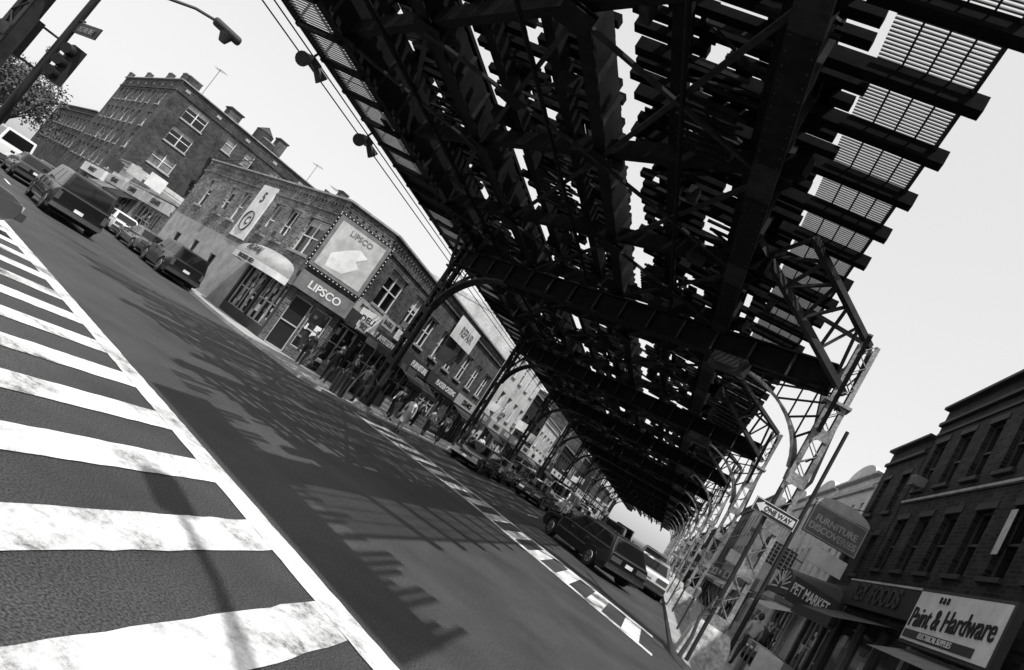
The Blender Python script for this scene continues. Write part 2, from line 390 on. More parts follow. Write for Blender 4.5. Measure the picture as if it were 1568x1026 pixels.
# unseen boards added overhead to cast a dark, streaked band; solid near, spaced beyond
def yc(x): return 1.25+.45*(2.5-x)
pp=[(2.5,yc(2.5)),(2.5,yc(2.5)+1.1),(-2.8,yc(-2.8)+1.2),(-2.8,yc(-2.8))]
e.prism('shadow_boards','wood',pp[::-1],9.5,9.62)
for k in range(40):
    x=2.45-k*.165; l=rnd.uniform(.3,1.1)
    if rnd.random()<.72: e.bb('shadow_boards','wood',x-.11,x,yc(x)+1.0,yc(x)+1.1+l,9.44,9.49)
def lattice(n,m,p,q,side,w,step,t=.035):
    p=Vector(p);q=Vector(q);s=Vector(side);L=(q-p).length;k=max(2,int(L/step));
    for i in range(k):
        a=p+(q-p)*(i/k);b2=p+(q-p)*((i+1)/k);o=s*w/2*(1 if i%2 else -1)
        e.beam(n,m,a+o,b2-o,t,.02)
def bent(yr,first=False):
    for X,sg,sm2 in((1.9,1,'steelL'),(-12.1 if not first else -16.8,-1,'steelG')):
        if first and sg>0: continue
        Y=ysk(X,yr)
        ztop=8.45 if sg>0 else 7.95
        zb=.95 if sg>0 else .3
        k=[]
        for z,wd in(((.125,.5),(.75,.44),(.98,.34)) if sg>0 else ((.125,.3),(.3,.28),(.34,.25))): k.append([(X-wd,Y-wd,z),(X+wd,Y-wd,z),(X+wd,Y+wd,z),(X-wd,Y+wd,z)])
        for a,c2 in zip(k[:-1],k[1:]): e.add('column_pedestals','conc',a+c2,[(0,1,5,4),(1,2,6,5),(2,3,7,6),(3,0,4,7)])
        e.add('column_pedestals','conc',k[-1],[(0,1,2,3)])
        co_=.17 if sg>0 else .15
        for o in(-co_,co_):
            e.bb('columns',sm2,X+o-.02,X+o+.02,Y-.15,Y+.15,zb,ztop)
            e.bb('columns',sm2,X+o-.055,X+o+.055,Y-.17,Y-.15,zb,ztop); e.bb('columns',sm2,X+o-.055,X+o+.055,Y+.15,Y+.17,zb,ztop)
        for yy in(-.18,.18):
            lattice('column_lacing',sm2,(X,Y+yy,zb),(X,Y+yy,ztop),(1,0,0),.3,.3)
        for z in(zb+.02,2.2,3.4,4.6,5.8): e.bb('column_battens',sm2,X-.2,X+.2,Y-.195,Y-.182,z,z+.28)
        pts=[]
        for i in range(15):
            t=i/14*math.pi/2; px=X-sg*(.2+2.7)+sg*2.7*math.sin(t); pz=4.7+2.25*math.cos(t)
            pts.append(Vector((px,ysk(px,yr),pz)))
        for a,c2 in zip(pts[:-1],pts[1:]):
            e.beam('arch_braces',sm2,a,c2,.34,.07); 
        for a in pts[2:-2:2]:
            if abs(a.x-X)>.35: e.beam('arch_spandrels','steelG',a,Vector((a.x,a.y,7.0)),.05,.04); e.beam('arch_spandrels','steelG',a,Vector((X-sg*.2,ysk(X-sg*.2,yr),a.z+.3)),.05,.04)
        e.bb('columns',sm2,X-.3,X+.3,Y-.25,Y+.25,6.75,6.82)
        if not first:
            for s3 in(-1,1): e.beam('knee_braces',sm2 if sg<0 else 'steelG',(X-sg*.1,Y+.2*s3,6.0),(X-sg*.3,Y+2.0*s3,7.9),.1,.1)
        if sg>0:
            tn=Vector((X,Y,8.45)); k=5
            a=Vector((-.34,Y-2.7,9.02)); b2=Vector((-1.4,Y-1.9,8.85)); d=Vector((X,Y,7.1))
            e.beam('outrigger_truss','steelG',tn,a,.15,.15); e.beam('outrigger_truss','steelG',d,b2,.17,.17)
            for i in range(k):
                f0=i/k;f1=(i+1)/k
                e.beam('outrigger_truss','steelG',tn.lerp(a,f0),d.lerp(b2,(f0+f1)/2),.07,.07); e.beam('outrigger_truss','steelG',d.lerp(b2,(f0+f1)/2),tn.lerp(a,f1),.07,.07)
            e.beam('outrigger_truss','steelG',tn,(.4,Y+1.2,9.1),.1,.1)
            e.beam('outrigger_truss','steelG',(X+.3,Y,4.9),(X+.05,Y,8.45),.07,.07); e.beam('outrigger_truss','steelG',(X+.3,Y,4.9),(X,Y,3.9),.07,.07)
            for z in(5.6,6.3,7.0,7.7): e.beam('outrigger_truss','steelG',(X,Y,z-.35),(X+.28-(z-4.9)*.06,Y,z),.04,.04)
    if first: return
    p=(1.6,ysk(1.6,yr),7.35);q=(-12.3,ysk(-12.3,yr),7.35)
    e.beam('cross_girders','steel',p,q,.05,.66)
    for z in(7.0,7.7): e.beam('cross_girders','steel',(p[0],p[1],z),(q[0],q[1],z),.4,.05)
    k=14
    for i in range(k+1):
        x=p[0]+(q[0]-p[0])*i/k; e.box('cross_girder_stiffeners','steelG',(x,ysk(x,yr),7.35),(.06,.32,.64))
    e.box('equipment_box','steelG',(-.7,ysk(-.7,yr)-.45,6.75),(1.0,.3,.42),R(-29)); e.box('equipment_box','dark',(-.78,ysk(-.7,yr)-.62,6.75),(.7,.02,.22),R(-29))
YB=[-.6,17,30,43,56,69,82,95,108,121,134,147]
for i,yy in enumerate(YB): bent(yy,first=(i==0))
for (x,y,z) in((-13.75,13.9,7.6),(-13.75,17.6,7.55)):
    e.cyl('floodlights','black',(x,y,z),(x+.2,y-.4,z-.2),.1,.2,14); e.beam('floodlights','black',(x,y,z),(x+.1,y+.1,z+.45),.06,.06)
    e.cyl('floodlights','black',(x+.1,y+.3,z),(x+.25,y+.55,z-.15),.1,.18,14); e.bb('floodlights','black',x-.1,x+.15,y-.05,y+.35,z-.05,z+.15)
for k2 in range(2):
    e.cyl('conduits','steel',(-13.8-.13*k2,6+2*k2,7.8-.2*k2),(-13.8-.13*k2,120,7.8-.2*k2),.02,k=6)
for k in range(110):
    x=rnd.uniform(-13.4,-.5); y=ysk(x,rnd.uniform(4.5,60)); z=rnd.uniform(7.9,8.3); e.bb('junction_boxes',rnd.choice(['steel','steelB']),x,x+rnd.uniform(.1,.5),y,y+rnd.uniform(.1,.5),z,z+rnd.uniform(.1,.3))
for x in(-3.1,-6.2,-10.4): e.cyl('conduits','steel',(x,ystart(x),8.05),(x,150,8.05),.05,k=8)
e.finish('elevated_railway')
# ------------------------------------------------------------------ corner store
b=B(); A=(A0.x,A0.y); Bp=(-16.7,27.4); C=(-16.7,34.5); Dp=F2(19.6)
HR=7.4
L=(Vector(Dp)-Vector(A)).length
def W(t,w,z0=4.35,z1=6.15,*g): return (L-t-w/2,L-t+w/2,z0,z1)+g
wins=[W(1.6,1.9,4.3,6.1,'glass'),W(4.3,1.1),W(6.3,1.0),W(10.9,1.0),W(13.1,1.0),W(16.8,1.1)]
facade(b,Dp,A,3.35,HR,wins,'brickC')
facade(b,(F2(5.2)[0],F2(5.2)[1]),A,0,3.35,[(.2,2.6,.6,2.75,'shop'),(2.75,4.95,.6,2.75,'shop')],'dark',fm='light',sill=False)
facade(b,Dp,F2(5.2),0,3.35,[(9.3,10.2,.13,2.2,'black'),(6,6.9,1.6,2.4),(2.6,3.6,.13,2.25,'dark')],'stucco',fm='dark',sill=False)
facade(b,A,Bp,0,HR,[(.3,1.2,.14,2.6,'black'),(1.3,2.2,.6,2.6,'shop')],'brickCh',fm='light',sill=False)
facade(b,Bp,C,0,HR,[(1.5,3.5,4.3,6.2,'glass'),(5.1,6.3,4.3,6.2),(.3,2.4,.7,2.65,'shop'),(2.7,3.6,.14,2.5,'black'),(3.9,6.6,.7,2.65,'shop')],'brickE')
b.prism('roof','roof',[A,Bp,C,(C[0]-9,C[1]+3),(Dp[0]+4.2,Dp[1]+8),Dp],HR-.35,HR-.3)
facade(b,C,(C[0]-9,C[1]+3),0,HR,[],'brickE'); facade(b,(Dp[0]+4.2,Dp[1]+8),Dp,0,HR,[(3,4,4.4,6)],'brickE'); facade(b,(C[0]-9,C[1]+3),(Dp[0]+4.2,Dp[1]+8),0,HR,[],'brickE')
for p,q in((Dp,A),(A,Bp),(Bp,C)):
    c1,u,n=along(p,q,(Vector(q)-Vector(p)).length/2,HR+.05); LL=(Vector(q)-Vector(p)).length
    b.frame('parapet_cap','trim',c1,u,n,UP,(LL+.1,.3,.09))
    c1.z=HR-.75; b.frame('corbel_band','brickC' if p==Dp else 'brickE',c1+n*.03,u,n,UP,(LL,.08,.07))
    k=int(LL/.35)
    for i in range(k):
        cc,_,_=along(p,q,(i+.5)*LL/k,HR-.3,.03); b.frame('dentils','brickE' if p!=Dp else 'brickC',cc,u,n,UP,(.12,.08,.14))
def band(p,q,t0,t1,z0,z1,m,off=.25,txt=None,tm='black',sz=.5,part='sign_band'):
    c1,u,n=along(p,q,(t0+t1)/2,(z0+z1)/2,off/2+.004); b.frame(part,m,c1,u,n,UP,(t1-t0,off,z1-z0))
    if txt:
        b.text('sign_letters',tm,txt,c1+n*(off/2+.012),u,UP,sz,.01,maxw=(t1-t0)*.9)
band(F2(5.4),A,.1,5.3,2.8,3.55,'mid',.3,'MEAT  DELI  FISH','light',.4)
band(A,Bp,-.1,2.6,2.85,3.7,'mid',.35,'LIPSCO','white',.5)
band(Bp,C,0,7.0,2.8,3.5,'dark',.3,'GROCERY  APPETIZING','light',.42)
cen,u,n=along(F2(5.4),A,2.6,2.85,0)
V=[];F=[];NS=20
for j in range(7):
    ph=j/6*math.pi/2
    for i in range(NS+1):
        th=math.pi*i/NS
        V.append(cen+u*(-2.75*math.cos(th))+n*(.32+1.0*math.sin(th)**.5*math.cos(ph))+UP*(.1+.85*math.sin(ph)*math.sin(th)**.5))
for j in range(6):
    for i in range(NS):
        a=j*(NS+1)+i;F.append((a,a+1,a+NS+2,a+NS+1))
b.add('dome_awning','stucco',V,F)
V2=[];F2_=[]
for i in range(NS+1):
    q=V[i]; V2+=[Vector(q),Vector(q)-UP*.32]
for i in range(NS): F2_.append((2*i,2*i+1,2*i+3,2*i+2))
b.add('awning_valance','white',V2,F2_)
b.text('awning_letters','black','SMOKED FISH',cen+n*1.34-UP*.06,u,UP,.3,.01,maxw=2.2)
b.text('awning_letters','dark','ROYAL',cen+n*1.22+UP*.55,u,(n*-.5+UP),.5,.01)
cc,u,n=along(A,Bp,1.25,5.35,.22)
b.frame('billboard_frame','black',cc,u,n,UP,(2.9,.14,2.9)); b.frame('billboard_panel','mid',cc+n*.08,u,n,UP,(2.66,.03,2.66))
b.frame('billboard_panel','light',cc+n*.1-UP*.02,u,n,UP,(2.3,.02,2.3)); b.text('billboard_letters','mid','LIPSCO',cc+n*.115+UP*.85,u,UP,.36,.01,maxw=1.4)
b.add('billboard_map','white',[cc+n*.113+u*x+UP*y for x,y in((-.7,-1.0),(.1,-.9),(.6,-.3),(.3,-.1),(.7,.3),(.2,.45),(-.3,.1),(-.8,-.4))],[tuple(range(8))])
for i in range(15):
    for zz in(-1.4,1.4): b.frame('billboard_bulbs','lens',cc+n*.1+u*(-1.4+i*.2)+UP*zz,u,n,UP,(.05,.06,.05))
for i in range(14):
    for xx in(-1.4,1.4): b.frame('billboard_bulbs','lens',cc+n*.1+u*xx+UP*(-1.3+i*.2),u,n,UP,(.05,.06,.05))
cc,u,n=along(Dp,A,L-8.6,5.25,.05)
b.frame('wall_sign','white',cc,u,n,UP,(2.0,.08,3.3))
for i in range(24):
    t=i/24*2*math.pi;t2=(i+1)/24*2*math.pi
    b.beam('wall_sign_ring','dark',cc+n*.06+(u*math.cos(t)+UP*math.sin(t))*.6-UP*.6,cc+n*.06+(u*math.cos(t2)+UP*math.sin(t2))*.6-UP*.6,.02,.1,up=n)
b.text('wall_sign_letters','dark','5',cc+n*.05+UP*.9,u,UP,.9); b.text('wall_sign_letters','dark','C',cc+n*.05-UP*.6,u,UP,.7)
rr=random.Random(5)
for (p,q,l0,l1) in((F2(5.2),A,.3,4.9),(Bp,C,.4,6.5),(A,Bp,1.35,2.15)):
    for i in range(int((l1-l0)*9)):
        a=rr.uniform(l0,l1);z=rr.uniform(.8,2.55); cc,u,n=along(p,q,a,z,-.13+rr.uniform(0,.02))
        b.frame('window_posters',rr.choice(['white','light','mid','dark','white']),cc,u,n,UP,(rr.uniform(.08,.35),.008,rr.uniform(.08,.35)))
for i in range(9):
    cc,u,n=along(F2(5.2),A,.35+i*.55,1.7,-.11); b.frame('mullions','light',cc,u,n,UP,(.05,.04,2.1))
band(Bp,C,.2,3.2,3.5,4.15,'light',.06,'FRESH FRUIT','dark',.35,part='upper_sign')
for i in range(5):
    cc,u,n=along(Bp,C,.8+i*1.3,.5,.7)
    b.frame('produce_stands','mid' if i%2 else 'dark',cc,u,n,UP,(1.1,.7,.7))
    for k in range(14): b.frame('produce',rr.choice(['light','mid','dark']),cc+u*rr.uniform(-.45,.45)+n*rr.uniform(-.3,.3)+UP*.39,u,n,UP,(.14,.12,.12))
for (tt,zz,w_,h_,m_,tx) in((.5,3.0,.9,.5,'white','SALE'),(3.4,3.95,1.6,.5,'light','BAGELS'),(5.6,3.85,1.7,.55,'white','NUTS')):
    cc,u,n=along(Bp,C,tt,zz,.9 if tt<1 else .35); b.frame('small_signs',m_,cc,u,n,UP,(w_,.06,h_)); b.text('small_sign_letters','dark',tx,cc+n*.045,u,UP,h_*.6,.005,maxw=w_*.8)
cc,u,n=along(Bp,C,1.0,3.4,.7); b.frame('blade_sign','white',cc,n,u,UP,(1.2,.14,.9)); b.text('blade_letters','black','DELI',cc-u*.085,n,UP,.4,.005,maxw=1)
cc,u,n=along(Bp,C,3.5,2.75,.9); b.frame('canopy','dark',cc,u,n,UP,(6.8,1.5,.06)); b.frame('canopy_valance','mid',cc+n*.76-UP*.12,u,n,UP,(6.8,.02,.3))
b.finish('corner_store',smooth=('dome_awning',))
# ------------------------------------------------------------------ row buildings
def rowb(name,p,q,depth,h,floors,wm,wpitch=2.2,ww=1.0,sign=None,ground='shop',sg_m='dark',tm='white',cap='trim',fh0=3.6,sidewm=None,gm='glass',sill=True):
    b=B(); p=Vector(p);q=Vector(q);LL=(q-p).length;u=(q-p)/LL;n=Vector((u.y,-u.x))
    U=Vector((u.x,u.y,0));Nn=Vector((n.x,n.y,0))
    wins=[];k=max(1,int(LL/wpitch)); fh=(h-fh0-.8)/max(1,floors)
    for f in range(floors):
        z=fh0+fh*f+.55*min(1,fh/3)
        for i in range(k):
            c=(i+.5)*LL/k; wins.append((c-ww/2,c+ww/2,z,z+min(1.8,fh*.62)))
    facade(b,p,q,fh0,h,wins,wm,gm=gm,sill=sill)
    if ground=='shop':
        ks=max(1,int(LL/4.5)); gw=[]
        for i in range(ks):
            a=i*LL/ks; gw+= [(a+.3,a+LL/ks*.62,.7,2.7,'shop'),(a+LL/ks*.67,a+LL/ks*.67+.95,.14,2.6,'black')]
        facade(b,p,q,0,fh0,gw,wm if wm!='brickD' else 'dark',fm='light',sill=False)
        for i in range(ks):
            a=(i+.5)*LL/ks; cc=Vector((p.x,p.y,0))+U*a+Nn*.12+UP*3.15
            m_=random.choice(['white','light','dark','mid']) if sign is None else random.choice([sg_m,sg_m,'light'])
            b.frame('shop_signs',m_,cc,U,Nn,UP,(LL/ks-.15,.2,.75))
            if sign: b.text('shop_letters','black' if m_ in('light','white') else tm,sign[i%len(sign)],cc+Nn*.12,U,UP,.5,.01,maxw=LL/ks*.85)
            for k2 in range(12): b.frame('window_posters',random.choice(['white','light','mid']),cc+U*random.uniform(-LL/ks*.45,LL/ks*.12)-Nn*.24-UP*random.uniform(.7,2.2),U,Nn,UP,(random.uniform(.1,.4),.01,random.uniform(.1,.4)))
            if random.random()<.6:
                a0=cc-UP*.45;hw=(LL/ks-.5)/2
                b.add('awnings',random.choice(['dark','mid','black','light']),[a0-U*hw,a0+U*hw,a0+U*hw+Nn*1.1-UP*.5,a0-U*hw+Nn*1.1-UP*.5,a0+U*hw+Nn*1.1-UP*.75,a0-U*hw+Nn*1.1-UP*.75],[(0,1,2,3),(3,2,4,5)])
            if random.random()<.5:
                z=random.uniform(3.7,4.4); s_=cc+Nn*.75; s_.z=z+.4; off=U*random.uniform(-1,1)
                b.frame('blade_sign',random.choice(['white','light','dark']),s_+off,Nn,U,UP,(1.2,.12,random.uniform(.5,1.0)))
            for k2 in range(3):
                if random.random()<.5: b.frame('street_stands',random.choice(['mid','light','dark']),Vector((cc.x,cc.y,.5))+U*random.uniform(-1.6,1.6)+Nn*.5,U,Nn,UP,(.9,.6,.75))
    elif ground!='open': facade(b,p,q,0,fh0,[],wm)
    r=p-n*depth;s=q-n*depth
    sw=sidewm or wm
    facade(b,q,s,0,h,[],sw);facade(b,r,p,0,h,[],sw);facade(b,s,r,0,h,[],sw)
    b.prism('roof','roof',[(p.x,p.y),(q.x,q.y),(s.x,s.y),(r.x,r.y)],h-.4,h-.35)
    cc=Vector(((p.x+q.x)/2,(p.y+q.y)/2,h+.06)); b.frame('parapet_cap',cap,cc,U,Nn,UP,(LL,.36,.1))
    cc.z=h-.55; b.frame('cornice',cap if cap!='trim' else wm,cc+Nn*.05,U,Nn,UP,(LL-.02,.12,.12))
    for k2 in range(random.randint(1,3)):
        c3=cc-Nn*random.uniform(1.5,depth-1.5)+U*random.uniform(-LL*.4,LL*.4); hh=random.uniform(.6,1.5); c3.z=h-.3+hh/2; b.frame('roof_vents','dark',c3,U,Nn,UP,(random.uniform(.5,1.2),.6,hh))
    return b
bb_=rowb('x',(-16.7,34.6),(-16.7,51),12,7.7,1,'brickE',2.7,1.3,['FURNITURE','PLASTER CASTING','CERAMICS'],sg_m='dark')
bb_.frame('roof_sign','white',Vector((-16.4,40.5,6.6)),Vector((0,1,0)),Vector((1,0,0)),UP,(4.2,.1,1.5)); bb_.text('roof_letters','mid','REPAIR',Vector((-16.34,40.5,6.6)),Vector((0,1,0)),UP,.8,.01)
bb_.finish('brick_store')
y=51.2; rr=random.Random(11)
names=['brick_store','row_store','brick_house']
i=0
while y<215:
    w=rr.choice([8,10,12,14]); h=rr.choice([7.6,8.2,6.4,9.5,11,7]); fl=2 if h>9 else 1
    wm=rr.choice(['brickE','stucco','brickE','whiteB','brickD'])
    rowb('x',(-16.7,y),(-16.7,y+w-.1),12,h,fl,wm,2.4,1.1,[rr.choice(['SHOES','BAKERY','DRUGS','FASHION','BANK','FRUIT'])],sg_m=rr.choice(['white','dark','mid']),tm='light').finish(names[i%3]); y+=w;i+=1
def rside(y0,y1,h,fl,wm,**k): return rowb('x',(6,y1),(6,y0),14,h,fl,wm,**k)
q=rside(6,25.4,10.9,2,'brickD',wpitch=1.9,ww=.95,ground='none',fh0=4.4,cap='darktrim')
def rbox(b,part,m,x0,x1,y0,y1,z0,z1): b.bb(part,m,x0,x1,y0,y1,z0,z1)
rbox(q,'shop_fascia','black',5.7,5.995,19.0,25.3,3.5,4.35); rbox(q,'shop_fascia_trim','light',5.68,5.699,19.0,25.3,4.3,4.36)
q.text('shop_letters','dark','KEY  FOODS',Vector((5.68,22.2,3.93)),Vector((0,-1,0)),UP,.75,.01,maxw=5)
rbox(q,'paint_store_sign','dark',5.55,5.7,14.0,18.5,2.95,4.3); rbox(q,'paint_store_sign','white',5.53,5.549,14.1,18.4,3.03,4.22)
q.text('sign_letters','black','Paint & Hardware',Vector((5.515,16.25,3.62)),Vector((0,-1,.03)),UP,.66,.008,maxw=4.05,bold=.008)
q.text('sign_letters','black','B & B',Vector((5.515,16.9,4.06)),Vector((0,-1,0)),UP,.22,.008,bold=.0)
rbox(q,'sign_footer','dark',5.515,5.528,14.7,18.3,3.09,3.28); q.text('sign_letters','white','ELECTRICAL SUPPLIES',Vector((5.505,16.5,3.185)),Vector((0,-1,0)),UP,.18,.006,maxw=3.3,bold=0)
rbox(q,'stone_band','trim',5.93,5.995,16.6,25.3,7.33,7.41); rbox(q,'parapet_brick_panels','darktrim',5.95,5.994,6,25.3,9.9,10.0)
rbox(q,'window_shade','light',5.985,5.993,16.95,17.25,5.5,6.6)
for k in range(9): rbox(q,'shopfront_piers','mid' if k%2 else 'dark',5.85,5.99,8+k*2.1,8.25+k*2.1,.13,3.1)
for k in range(8): rbox(q,'shopfront_glass','shop',5.95,5.992,8.3+k*2.1,10.05+k*2.1,.6,2.9)
q.add('awnings','mid',[(5.9,18.4,2.95),(5.9,12,2.95),(5.0,12,2.5),(5.0,18.4,2.5)],[(0,1,2,3)])
q.add('awnings','black',[(5.9,25,3.3),(5.9,20,3.3),(4.5,20,2.7),(4.5,25,2.7),(4.5,20,2.4),(4.5,25,2.4)],[(0,1,2,3),(3,2,4,5)])
for k in range(26):
    yy=random.uniform(9,24.5); zz=random.uniform(.8,2.5); rbox(q,'window_posters',random.choice(['white','light','mid','dark']),5.93,5.948,yy,yy+random.uniform(.15,.5),zz,zz+random.uniform(.15,.5))
q.finish('brick_building')
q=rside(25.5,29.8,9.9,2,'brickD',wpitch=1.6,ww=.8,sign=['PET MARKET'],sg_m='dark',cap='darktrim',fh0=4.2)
V=[];F=[]
for i in range(13):
    t=math.pi*i/12; V+=[(5.9,27.6+2.1*math.cos(t),3.0+1.1*math.sin(t)),(4.3,27.6+2.1*math.cos(t),2.75+1.0*math.sin(t))]
for i in range(12): F.append((2*i,2*i+1,2*i+3,2*i+2))
F.append(tuple(range(1,26,2)))
q.add('dome_awning','dark',V,F)
for i in range(9):
    t=math.pi*(i+.5)/9; q.beam('awning_rays','white',(4.285,27.6+.4*math.cos(t),2.95+.3*math.sin(t)),(4.285,27.6+1.8*math.cos(t),2.85+.8*math.sin(t)),.02,.06)
q.text('awning_letters','white','PET MARKET',Vector((4.9,25.4,3.1)),Vector((1,0,0)),UP,.5,.01,maxw=1.2)
q.bb('awning_side','dark',4.25,5.9,25.42,25.46,2.65,3.5)
q.finish('pet_store')
y=30
for k in range(4):
    q=rside(y,y+6.9,9.0,2,'whiteB',wpitch=1.35,ww=.5,sign=[['DISCOUNT','VIDEO','DELI','SHOES'][k]],sg_m='mid',cap='light',fh0=4,sill=False)
    V=[];F=[]
    for i in range(13):
        t=math.pi*i/12; V+=[(6,y+3.45+2.3*math.cos(t),9.12+.75*math.sin(t)),(6.4,y+3.45+2.3*math.cos(t),9.12+.75*math.sin(t))]
    F=[(2*i,2*i+2,2*i+3,2*i+1) for i in range(12)]+[tuple(range(0,26,2)),tuple(range(25,0,-2))]
    q.add('scalloped_gable','whiteB',V,F)
    q.finish('white_building'); y+=7
while y<215:
    w=rr.choice([8,10,13]); h=rr.choice([7.5,9,10.5,6.5])
    rside(y,y+w-.1,h,1 if h<9 else 2,rr.choice(['brickE','whiteB','stucco','brickD']),sign=[rr.choice(['NAILS','PIZZA','OPTICAL','FURS'])],sg_m='mid').finish('row_store'); y+=w
# ------------------------------------------------------------------ blade signs
b=B(); b.box('panel','dark',(4.9,27.0,5.7),(1.9,.16,1.15)); b.box('border','light',(4.9,26.915,5.7),(1.86,.01,1.11)); b.box('face','mid',(4.9,26.905,5.7),(1.78,.012,1.03))
b.add('face_arch','light',[(4.9+.95*math.cos(math.pi*i/12),26.9,6.28+.4*math.sin(math.pi*i/12)) for i in range(13)],[tuple(range(13))])
b.text('letters','light','FURNITURE\nDISCOVERIES',Vector((4.9,26.89,5.6)),Vector((1,0,0)),UP,.34,.01,maxw=1.65); b.beam('bracket','steelG',(6,27,6.35),(3.9,27,6.35),.05,.05); b.beam('bracket','steelG',(6,27,7.0),(4.2,27,6.35),.03,.03)
b.finish('hanging_shop_sign')
b=B(); b.box('panel','dark',(4.9,36,4.6),(1.5,.14,1.1))
for i in range(7): b.box('grid_lights','light',(4.25+i*.21,35.92,4.6),(.04,.02,1.0)); 
for i in range(5): b.box('grid_lights','light',(4.9,35.905,4.2+i*.2),(1.4,.01,.03))
b.beam('bracket','steelG',(6,36,4.9),(5.6,36,4.9),.05,.05); b.finish('hanging_shop_sign')
# ------------------------------------------------------------------ apartment building and cross-street row
b=B(); P0=F2(62.5);P1=F2(40); hA=13.9
def PB(t,dn): q_=A0+D2*t-N2*dn; return (q_.x,q_.y)
wins=[]
for f in range(4):
    z=3.9+f*2.45
    for x,w in((2,.8),(4.2,.8),(6.6,1.2),(9,.8),(11.2,1.2),(13.6,.8),(16,.8),(19.8,1.2)):
        wins.append((x-w/2,x+w/2,z-.1,z+1.35))
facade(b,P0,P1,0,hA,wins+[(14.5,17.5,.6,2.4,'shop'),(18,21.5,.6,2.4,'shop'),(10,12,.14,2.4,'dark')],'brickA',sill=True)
wins=[]
for f in range(4):
    z=3.9+f*2.45
    for x,w in((2.6,2.1),(6.3,.9),(8.4,.9),(11.5,1.3),(14.5,.9),(17.5,1.3),(20.5,.9),(23.5,1.3)):
        wins.append((x-w/2,x+w/2,z-.1,z+1.4,random.choice(['glassL','glass','glassL'])))
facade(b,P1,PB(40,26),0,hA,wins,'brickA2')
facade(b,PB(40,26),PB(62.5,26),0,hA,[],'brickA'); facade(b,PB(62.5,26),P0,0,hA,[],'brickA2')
b.prism('roof','roof',[P0,P1,PB(40,26),PB(62.5,26)],hA-.5,hA-.45)
for p,q in((P0,P1),(P1,PB(40,26))):
    LL=(Vector(q)-Vector(p)).length;k=int(LL/1.6); bm_='brickA' if p==P0 else 'brickA2'
    cc,u,n=along(p,q,LL/2,hA+.05); b.frame('parapet_cap','trim',cc,u,n,UP,(LL,.36,.09)); cc.z=hA-1.0; b.frame('cornice',bm_,cc+n*.04,u,n,UP,(LL,.12,.1))
    for i in range(k):
        cc,u,n=along(p,q,(i+.5)*LL/k,hA+.3,-.1)
        if i%5==0 or i==k-1: b.frame('parapet_crenels',bm_,cc+UP*.1,u,n,UP,(1.2,.4,.6)); b.frame('crenel_caps','trim',cc+UP*.44,u,n,UP,(1.3,.46,.08))
        cc,u,n=along(p,q,(i+.5)*LL/k,hA-.55,.03); 
        if i%2==0: b.frame('parapet_panels','trim',cc,u,n,UP,(.45,.05,.25))
cc,u,n=along(P0,P1,17.5,3.05,.2); b.frame('shop_fascia','white',cc,u,n,UP,(9.5,.35,.9)); b.text('shop_letters','dark','PHARMACY',cc+n*.2,u,UP,.6,.01,maxw=7)
for t,dn,s,h in((44,6,1.6,1.6),(43,11,1.2,2.2),(41.6,19,1.0,2.0),(41.5,22,1.4,1.4),(52,8,2,1.8),(58,10,1.2,2.3)):
    q_=PB(t,dn); b.box('chimneys','brickA',(q_[0],q_[1],hA+h/2-.4),(s,s*.8,h+.6),ANG); b.box('chimney_caps','dark',(q_[0],q_[1],hA+h-.02),(s*1.15,s*.95,.14),ANG)
q_=PB(42.5,9); b.cyl('water_tank','dark',(q_[0],q_[1],hA-.4),(q_[0],q_[1],hA+1.6),.9,.9,16); b.cyl('water_tank','dark',(q_[0],q_[1],hA+1.6),(q_[0],q_[1],hA+2.3),.95,.05,16)
for f in range(3):
    z=4.6+f*2.6; cc,u,n=along(P1,PB(40,26),7.4,z,.6); b.frame('fire_escape','black',cc,u,n,UP,(4,1.1,.06))
    for o in(-2,-1,0,1,2): b.frame('fire_escape','black',cc+u*o+n*.55+UP*.45,u,n,UP,(.05,.05,.9))
    b.frame('fire_escape','black',cc+n*.55+UP*.9,u,n,UP,(4,.05,.05)); b.beam('fire_escape','black',cc-u*1.6,cc+u*1.6+UP*2.6,.5,.05)
def antenna(b,x,y,z,h=2.4):
    b.cyl('antenna','dark',(x,y,z),(x,y,z+h),.025,k=6)
    b.beam('antenna','dark',(x-.6,y,z+h-.1),(x+.7,y+.2,z+h-.1),.02,.02)
    for i in range(6): b.beam('antenna','dark',(x-.5+.2*i,y-.4+.03*i,z+h-.1),(x-.5+.2*i,y+.4+.03*i,z+h-.1),.015,.015)
q_=PB(41,2); antenna(b,q_[0],q_[1],hA,3.2); q_=PB(42,15);antenna(b,q_[0],q_[1],hA,2.6)
b.finish('apartment_building')
for (t0,t1,h,wm) in((39.8,33.5,5.0,'whiteB'),(33.3,27.5,4.2,'stucco'),(27.3,19.8,3.6,'brickC')):
    rowb('x',F2(t0),F2(t1),8,h,0,wm,sign=['CLEANERS','BARBER'],sg_m='light',tm='dark',fh0=min(3.6,h-.3)).finish('shop_building')
rowb('x',F2(90),F2(62.8),14,9,2,'brickA',ground='none').finish('brick_house')
b=B(); antenna(b,-25,33,7.1,2.2); b.finish('roof_antenna')
b=B(); antenna(b,8.5,24,10.6,2.0); b.finish('roof_antenna')
b=B(); antenna(b,8.5,33,9,2.6); b.finish('roof_antenna')
